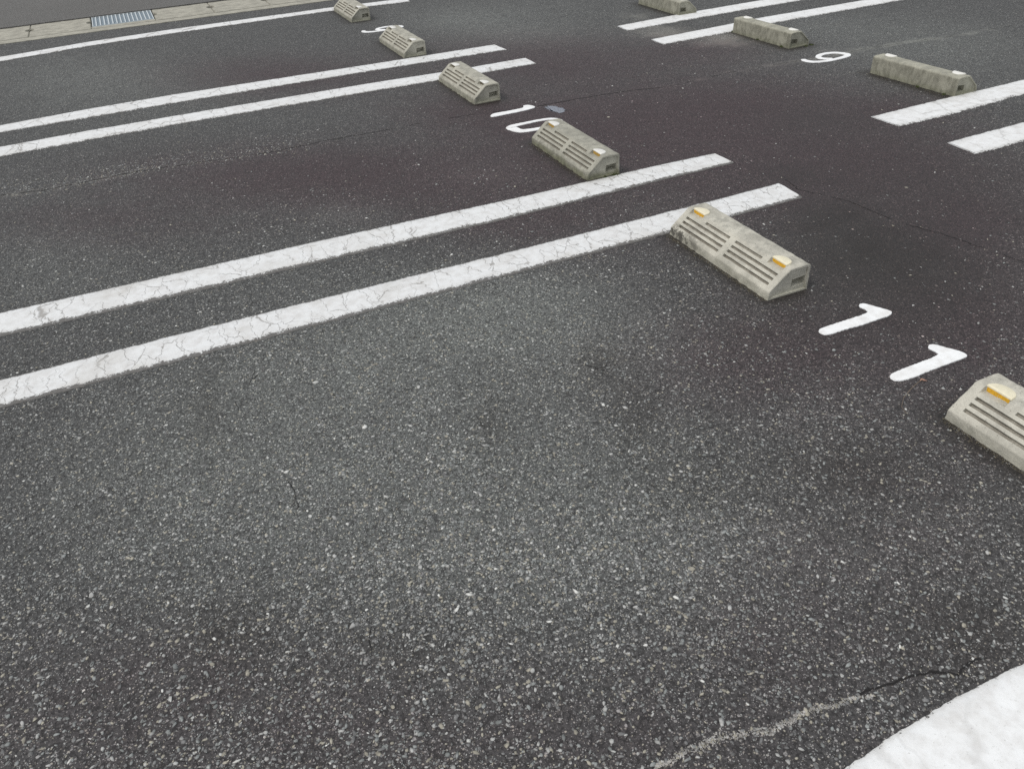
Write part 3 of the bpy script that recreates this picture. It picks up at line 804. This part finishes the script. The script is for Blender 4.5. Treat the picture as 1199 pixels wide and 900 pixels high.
def make_stop_mesh(name, seed, chips=1.0):
    pts, grooves, (sx0, sz0, sx1, sz1, L) = stop_profile()
    nx, nz = -(sz1 - sz0) / L, (sx1 - sx0) / L
    ys_ = set(np.round(np.arange(.012, .6, .009), 4).tolist())
    for b in (.028, .132, .281, .315, .463, .567, .026, .100, .497, .571):
        for dlt in (-.0008, .0008): ys_.add(round(b + dlt, 4))
    ys_ = sorted(y for y in ys_ if .006 < y < .594)
    cl = [ys_[0]]
    for y in ys_[1:]:
        if y - cl[-1] > .0012 or True: cl.append(y)
    ys_ = [0.0, .0025] + cl + [.5975, .6]
    spans = {0: [(.028, .281), (.315, .567)], 1: [(.028, .281), (.315, .567)], 2: [(.028, .281), (.315, .567)], 3: [(.132, .281), (.315, .463)]}
    n = len(pts); verts = []; faces = []; dirt_shade = {}
    cx, cz = .09, .045
    for y in ys_:
        endk = 0.0
        if y in (0.0, .6): endk = .0022
        for i, (x, z) in enumerate(pts):
            X, Z = x, z
            # grooves
            if sx0 < x < sx1:
                t = math.hypot(x - sx0, z - sz0)
                for g, c in enumerate(grooves):
                    if abs(t - c) < .0046 and any(a < y < b for a, b in spans[g]):
                        dep = .0120 if g < 3 else .0095
                        X -= nx * dep; Z -= nz * dep; dirt_shade[len(verts)] = 1.0  # marks groove floors for the silt and painted shade
            # pocket in front of each reflector
            if False: pass
            if .062 < x < .0850 and z > .0835 and (.026 < y < .100 or .497 < y < .571):
                Z = .0835; 
            if endk and z > .001:
                X += math.copysign(endk, cx - x) * min(1, abs(cx - x) / .02); Z -= endk * (z / .1)
            # age: soft unevenness, crumbled lower edge
            q = Vector((X * 1.0 + seed, y, Z))
            am = .0011 + .0034 * chips * max(0, 1 - Z / .022) * (1 if x < .05 else .4)
            dn = mn.noise(q * 38) * am + mn.noise(q * 110) * am * .6
            ox = -1 if x < .08 else 1
            if Z > .004 or True: X += ox * dn
            if z > .08: Z += dn * .8
            YY = y + (mn.noise(q * 60 + Vector((9, 9, 9))) * .0012 if y in (0.0, .6) else 0)
            verts.append((X, YY, max(Z, 0.0) if z > .001 else 0.0))
    for j in range(len(ys_) - 1):
        for i in range(n):
            i2 = (i + 1) % n
            faces.append((j * n + i, j * n + i2, (j + 1) * n + i2, (j + 1) * n + i))
    # end caps: raised rim, recessed panel
    for j, sgn in ((0, 1), (len(ys_) - 1, -1)):
        ring0 = [j * n + i for i in range(n)]
        def ring(fx, fz, dy):
            base = len(verts)
            for i in range(n):
                x, y, z = verts[j * n + i]
                verts.append((cx + (x - cx) * fx, (0 if sgn > 0 else .6) + sgn * dy, (z - .047) * fz + .047))
            return [base + i for i in range(n)]
        r1 = ring(.905, .87, .0003); r2 = ring(.885, .84, .0062); r3 = ring(.80, .78, .0066)
        for a, b in ((ring0, r1), (r1, r2), (r2, r3)):
            for i in range(n):
                i2 = (i + 1) % n
                f = (a[i], b[i], b[i2], a[i2])
                faces.append(f if sgn > 0 else f[::-1])
        faces.append(tuple(r3[::-1]) if sgn > 0 else tuple(r3))
    me = mesh_from(name, verts, faces)
    at = me.attributes.new('silt_shade', 'FLOAT', 'POINT')
    at.data.foreach_set('value', np.array([dirt_shade.get(i, 0.0) for i in range(len(verts))], np.float32))
    bm = bmesh.new(); bm.from_mesh(me); bmesh.ops.recalc_face_normals(bm, faces=bm.faces)
    bmesh.ops.triangulate(bm, faces=[f for f in bm.faces if len(f.verts) > 4])
    bm.to_mesh(me); bm.free()
    # lifting slot in each end
    ob = bpy.data.objects.new('tmp', me); col.objects.link(ob)
    for y0, y1 in ((-.02, .040), (.560, .62)):
        bmc = bmesh.new()
        vo = y0 if y0 < 0 else y1; vi = y1 if y0 < 0 else y0
        sec_o = ((.099, .016), (.160, .019), (.157, .056), (.101, .052)); sec_i = ((.101, .026), (.157, .028), (.155, .054), (.103, .050))
        a = [bmc.verts.new((x, vo, z)) for x, z in sec_o]; b = [bmc.verts.new((x, vi, z)) for x, z in sec_i]
        bmc.faces.new(a); bmc.faces.new(b[::-1])
        for k in range(4): bmc.faces.new((a[k], b[k], b[(k+1) % 4], a[(k+1) % 4]))
        bmesh.ops.recalc_face_normals(bmc, faces=bmc.faces)
        mc = bpy.data.meshes.new('cut'); bmc.to_mesh(mc); bmc.free()
        oc = bpy.data.objects.new('cut', mc); col.objects.link(oc)
        md = ob.modifiers.new('b', 'BOOLEAN'); md.object = oc; md.operation = 'DIFFERENCE'; md.solver = 'EXACT'
        dg = bpy.context.evaluated_depsgraph_get(); dg.update()
        me2 = bpy.data.meshes.new_from_object(ob.evaluated_get(dg))
        ob.modifiers.clear(); ob.data = me2
        bpy.data.objects.remove(oc)
    me2 = ob.data; me2.name = name; bpy.data.objects.remove(ob)
    me2.shade_smooth(); me2.set_sharp_from_angle(angle=R(32))
    return me2

def cap_mesh(name):
    """D shaped reflector housing: straight amber side forward, rounded behind"""
    bm = bmesh.new(); W = .0735
    prof = [(0.0, -W/2), (0.0, W/2)] + [(.041 * math.cos(a) ** .8 if math.cos(a) > 0 else 0, W/2 * math.sin(a)) for a in np.linspace(math.pi/2 * .96, -math.pi/2 * .96, 15)]
    def loft(levels):
        rings = []
        for z, k, dx in levels:
            rings.append([bm.verts.new((max(x * k, 0) + dx + (0 if x > .001 else 0), y * k, z)) for x, y in prof])
        for a, b in zip(rings, rings[1:]):
            for i in range(len(a)):
                j = (i + 1) % len(a); bm.faces.new((a[i], a[j], b[j], b[i]))
        bm.faces.new(rings[0][::-1]); bm.faces.new(rings[-1])
    # lower body a little smaller, top plate with soft rim; dome drops to the back
    loft([(.082, .93, .0018), (.0985, .95, .0015)])
    loft([(.0987, 1.0, -.001), (.1022, 1.0, -.001), (.1040, .97, 0), (.1048, .90, .0014)])
    for v in bm.verts:
        if v.co.z > .0986: v.co.z -= max(0, v.co.x - .012) * .11
    bmesh.ops.recalc_face_normals(bm, faces=bm.faces)
    me = bpy.data.meshes.new(name); bm.to_mesh(me); bm.free()
    me.shade_smooth(); me.set_sharp_from_angle(angle=R(35))
    return me
def lens_mesh(name):
    bm = bmesh.new(); bm_box(bm, -.0012, .0016, -.0335, -.0002, .0845, .0978); bm_box(bm, -.0012, .0016, .0002, .0335, .0845, .0978)
    bmesh.ops.recalc_face_normals(bm, faces=bm.faces)
    bmesh.ops.bevel(bm, geom=list(bm.edges), offset=.0006, segments=1, affect='EDGES')
    me = bpy.data.meshes.new(name); bm.to_mesh(me); bm.free(); return me
CAP = cap_mesh('reflector'); LENS = lens_mesh('lens')

BODIES = [make_stop_mesh('body', s_, c_) for s_, c_ in ((0.0, 1.1), (5.3, .8), (9.1, 1.0), (14.7, 1.2))]
GS = 'precast concrete wheel stops'
def wheel_stop(x, y, flip, body, matk, caps, lens, label, lenses=(True, True), rz=0.0):
    t = empty('wheel_stop', (x, y, 0), (math.pi if flip else 0) + R(rz))
    me = BODIES[body].copy(); me.materials.clear(); me.materials.append(M_STOP[matk])
    b = link('body', me, None, t)
    for k, yy in enumerate((.063, .534)):
        m = CAP.copy(); m.materials.clear(); m.materials.append(caps)
        c = link('reflector', m, None, t); c.location = (.0855, yy, 0)
        l = LENS.copy(); l.materials.clear(); l.materials.append(lens)
        o = link('lens', l, None, c); 
    setp(t, label, 'wheel stop', GS)
    return t
wheel_stop(1.713, 1.809, 0, 0, 'near', M_CAP, M_AMBER, 'concrete wheel stop with two amber reflectors, its left end over a long white line', rz=-.6)
wheel_stop(1.716, .478, 0, 1, 'clean', M_CAP, M_AMBER, 'pale clean concrete wheel stop cut off by the right edge, just below number 11')
wheel_stop(1.708, 3.062, 0, 2, 'green', M_CAPW, M_AMBER_OLD, 'greyish concrete wheel stop covering part of the painted number 10', rz=-.6)
wheel_stop(1.713, 4.436, 0, 3, 'beige', M_CAPW, M_DULL, 'ribbed beige wheel stop standing across a white line just above number 10')
wheel_stop(1.708, 5.735, 0, 1, 'beige', M_CAPW, M_DULL, 'ribbed concrete wheel stop hiding half of a painted digit at upper left')
wheel_stop(1.712, 7.16, 0, 0, 'beige', M_CAPW, M_DULL, 'ribbed wheel stop standing on the white line nearest the gutter, at the top edge')
wheel_stop(4.160, 3.668, 1, 3, 'dirty', M_CAPW, M_DULL, 'dark streaked wheel stop seen from its back, right of number 9', rz=1.5)
wheel_stop(4.150, 4.985, 1, 2, 'dirty', M_CAPW, M_DULL, 'wheel stop seen from its back, standing across a white line above number 9', rz=.8)
wheel_stop(4.160, 6.28, 1, 0, 'dirty', M_CAPW, M_DULL, 'wheel stop seen from its back, cut off by the top edge of the photo')

# ------------------------------------------------------------------ moss and crumbs at the stops
def moss(pts, name='moss'):
    V, F = [], []
    for (x, y, r) in pts:
        for k in range(26):
            a = srand(0, 6.28); d = r * math.sqrt(random.random()); px, py = x + d * math.cos(a), y + d * math.sin(a)
            h = srand(.003, .012); s_ = srand(.002, .005); b = len(V); an = srand(0, 6.28)
            for q in range(3): V.append((px + s_ * math.cos(an + q * 2.1), py + s_ * math.sin(an + q * 2.1), 0.0))
            V.append((px + srand(-.002, .002), py + srand(-.002, .002), h))
            F += [(b, b+1, b+3), (b+1, b+2, b+3), (b+2, b, b+3)]
    setp(link(name, mesh_from(name, V, F, M_MOSS)), kind='stuff')
moss([(1.86, 3.054, .012), (1.845, 3.055, .008), (1.80, 3.055, .006), (3.99, 4.99, .012), (3.98, 4.7, .01), (3.978, 4.45, .01), (4.17, 4.375, .015), (4.12, 4.37, .012), (3.985, 3.3, .008), (3.99, 3.12, .008)])

# dry stalk with a bit of leaf near the 11
tw = empty('dry_stalk', (1.80, 1.23, 0))
cu = [(0, 0, .006), (-.03, -.008, .009), (-.067, -.02, .010), (-.116, -.04, .008), (-.15, -.066, .006), (-.158, -.09, .003)]
V, F = [], []
for i, (x, y, z) in enumerate(cu):
    for k in range(5):
        a = k * 1.2566; rr = .0011
        V.append((x + rr * .5 * math.cos(a), y + rr * math.cos(a), z + rr * math.sin(a)))
for i in range(len(cu) - 1):
    for k in range(5): F.append((i*5+k, i*5+(k+1) % 5, (i+1)*5+(k+1) % 5, (i+1)*5+k))
link('stalk', mesh_from('stalk', V, F, M_TWIG), None, tw)
V = [(-.008, .003, .003), (.0, .006, .006), (.009, .003, .003), (.004, -.001, .006), (.010, -.009, .003), (-.001, -.005, .005)]
link('leaf', mesh_from('leaf', V, [(0, 3, 1), (1, 3, 2), (3, 5, 4), (0, 5, 3)], M_LEAF), None, tw)
setp(tw, 'thin curved dry plant stalk with a pinkish leaf scrap lying under number 11', 'stalk')

# ------------------------------------------------------------------ stone chips bedded in the asphalt
phi = (1 + 5 ** .5) / 2
ICO = np.array([(-1,phi,0),(1,phi,0),(-1,-phi,0),(1,-phi,0),(0,-1,phi),(0,1,phi),(0,-1,-phi),(0,1,-phi),(phi,0,-1),(phi,0,1),(-phi,0,-1),(-phi,0,1)], float); ICO /= np.linalg.norm(ICO[0])
ICF = np.array([(0,11,5),(0,5,1),(0,1,7),(0,7,10),(0,10,11),(1,5,9),(5,11,4),(11,10,2),(10,7,6),(7,1,8),(3,9,4),(3,4,2),(3,2,6),(3,6,8),(3,8,9),(4,9,5),(2,4,11),(6,2,10),(8,6,7),(9,8,1)])
CAMXY = np.array([0.0, 0.0])
ref = (0.0, 0.0)
STOPS = [(1.70, 1.90, .47, 1.09), (1.70, 1.90, 1.80, 2.42), (1.70, 1.90, 3.05, 3.68), (1.70, 1.90, 4.42, 5.05), (1.70, 1.90, 5.72, 6.35), (1.70, 1.90, 7.15, 7.78), (3.96, 4.18, 3.05, 3.68), (3.96, 4.18, 4.37, 5.0), (3.96, 4.18, 5.65, 6.3)]
DIG = [(1.70, 2.03, 1.53, 1.63), (1.70, 2.03, 1.24, 1.35), (1.69, 2.03, 3.80, 4.26), (3.85, 4.2, 3.97, 4.17)]
def blocked(x, y):
    m = np.zeros(len(x), bool)
    for a, b, c, d in PAINT_POLYS + STOPS + DIG:
        m |= (x > a) & (x < b) & (y > c) & (y < d)
    return m
def chips(name, n, rlo, rhi, mats, power, seed, dens_wear=1.0, region=None, proud=.35):
    g = np.random.default_rng(seed)
    N = n * 7
    if region is None:
        x = g.uniform(-1.2, 4.0, N); y = g.uniform(.15, 4.6, N)
        dist = np.sqrt(x * x + y * y + 1.4 ** 2)
        p = np.minimum(1, (1.75 / dist) ** power)
        # visible wedge only
        v = np.stack([x, y, np.full(N, -1.402)], 1)
        zc = v @ np.array(d_); xc = (v @ np.array(r_)) / zc; yc = (v @ np.array(u_)) / zc
        p *= (np.abs(xc) < .70) & (np.abs(yc) < .54) & (zc > 0)
        wv = blob_attr('wear')(x, y); pv = blob_attr('purple')(x, y); ov = blob_attr('oil_shade')(x, y)
        p *= np.clip(.55 + dens_wear * wv * .8 - .35 * pv - .5 * ov, .06, 1)
        clump = np.array([N3(a, b, 0, 2.2) + .5 * N3(a, b, 0, 9) for a, b in zip(x[:N], y[:N])])
        p *= np.clip(.8 + clump * .7, .2, 1.3)
        keep = (g.uniform(0, 1, N) < p) & ~blocked(x, y)
    else:
        x, y = region(g, N); keep = ~blocked(x, y)
    x = x[keep][:n]; y = y[keep][:n]; n = len(x); print(name, n)
    r = rlo + (rhi - rlo) * g.uniform(0, 1, n) ** 2.2
    V = ICO[None] * (1 + g.uniform(-.42, .34, (n, 12, 1)))
    V = V * np.stack([r * g.uniform(.8, 1.5, n), r * g.uniform(.5, .95, n), r * g.uniform(.35, .6, n)], 1)[:, None, :]
    # flat worn top
    top = V[:, :, 2].max(1) * .62; V[:, :, 2] = np.minimum(V[:, :, 2], top[:, None])
    a = g.uniform(0, 2 * np.pi, n); c, s = np.cos(a)[:, None], np.sin(a)[:, None]
    til = g.normal(0, .18, (n, 2))
    Z = V[:, :, 2] + V[:, :, 0] * til[:, :1] + V[:, :, 1] * til[:, 1:]
    Xr = V[:, :, 0] * c - V[:, :, 1] * s; Yr = V[:, :, 0] * s + V[:, :, 1] * c
    zt = Z.max(1)
    up = g.uniform(.0004, .0016, n) + proud * r * .3
    Zr = Z - zt[:, None] + up[:, None]
    co = np.stack([Xr + x[:, None], Yr + y[:, None], Zr], -1).reshape(-1, 3)
    F = (ICF[None] + (np.arange(n) * 12)[:, None, None]).reshape(-1, 3)
    me = bpy.data.meshes.new(name)
    me.vertices.add(len(co)); me.vertices.foreach_set('co', co.astype(np.float32).ravel())
    me.loops.add(F.size); me.loops.foreach_set('vertex_index', F.astype(np.int32).ravel())
    me.polygons.add(len(F)); me.polygons.foreach_set('loop_start', np.arange(0, F.size, 3, dtype=np.int32))
    mi = np.repeat(g.choice(len(mats), n, p=[m[1] for m in mats]), 20).astype(np.int32)
    for m in mats: me.materials.append(m[0])
    me.update(calc_edges=True)
    me.polygons.foreach_set('material_index', mi)
    me.validate()
    setp(link(name, me), kind='stuff')
def stone_mat(name, c):
    t = NT(name); P = t.pos(); n = t.noise(P, 260, 3, .7).outputs['Fac']; k = t.noise(P, 60, 1).outputs['Fac']
    cc = t.mix(t.ramp(k, .3, .7), tuple(v * .65 for v in c), tuple(v * 1.15 for v in c))
    cc = t.mix(t.ramp(n, .5, .75, 0, .55), cc, tuple(v * .4 for v in c))
    return t.done(cc, .65, t.bump(n, .4, .0006), .4)
SM = [(stone_mat('stone_grey', (.18, .18, .178)), .36), (stone_mat('stone_green_grey', (.25, .262, .255)), .24), (stone_mat('stone_tan', (.34, .32, .265)), .14), (stone_mat('stone_dark', (.085, .083, .082)), .12), (stone_mat('stone_pale', (.40, .40, .385)), .125), (stone_mat('stone_white', (.60, .60, .57)), .015)]
chips('bedded_stone_chips', 130000, .0013, .0062, SM, 3.6, 3)
SM2 = [(SM[1][0], .30), (SM[2][0], .2), (SM[4][0], .3), (SM[5][0], .2)]
chips('loose_stone_chips', 1300, .002, .0080, SM2, 1.6, 5, proud=1.1)
def seam_region(g, N):
    x = g.uniform(-1.0, .7, N); return x, np.interp(x, SX, SY) + np.abs(g.normal(0, .11, N)) * np.where(g.uniform(0, 1, N) < .75, 1, -.35)
chips('seam_grit', 1500, .002, .006, [(SM[1][0], .35), (SM[2][0], .35), (SM[4][0], .3)], 1, 8, region=seam_region, proud=.6)
DB = [(.48,.603),(.505,.599),(.542,.600),(.597,.598),(.654,.585),(.708,.568),(.756,.566),(.796,.566),(.848,.556),(.911,.545),(.95,.534)]
def dust_region(g, N):
    x = g.uniform(.48, .93, N); w_ = np.interp(x, [.48, .6, .7, .8, .93], [.002, .005, .0045, .003, .0015])
    return x, np.interp(x, [p[0] for p in DB], [p[1] for p in DB]) + np.array([.007 * N3(a, 0, 3, 30) + .004 * N3(a, 0, 6, 90) for a in x]) + g.normal(0, 1, N) * w_
MG = stone_mat('fine_pale_grit', (.36, .345, .325))
chips('pale_grit_line', 1250, .0008, .0036, [(MG, .6), (SM[2][0], .2), (SM[4][0], .2)], 1, 9, region=dust_region, proud=.8)
def tip_region(g, N):
    k = g.integers(0, 3, N); cx = np.array([3.55, 3.72, 3.86])[k]; cy = np.array([5.30, 4.86, 4.93])[k]
    return cx + g.normal(0, .13, N), cy + g.normal(0, .05, N)
chips('line_end_grit', 350, .0015, .005, [(MG, .7), (SM[4][0], .3)], 1, 12, region=tip_region, proud=.8)

def silt_region(g, N):
    F = [(1.713, 1.81, 2.41), (1.716, .48, 1.08), (1.708, 3.06, 3.66), (1.713, 4.44, 5.03), (3.985, 3.07, 3.66), (3.985, 4.38, 4.98)]
    k = g.choice(len(F), N, p=[.3, .3, .16, .08, .08, .08]); f = np.array(F)[k]
    y = f[:, 1] + (f[:, 2] - f[:, 1]) * g.uniform(0, 1, N)
    return f[:, 0] - np.abs(g.normal(0, .009, N)) - .0005, y
_b = STOPS; STOPS = []
MS = stone_mat('silt_grain', (.13, .115, .08))
chips('silt_at_stops', 4200, .0007, .0026, [(MS, .8), (SM[0][0], .2)], 1, 21, region=silt_region, proud=.7)
STOPS = _b
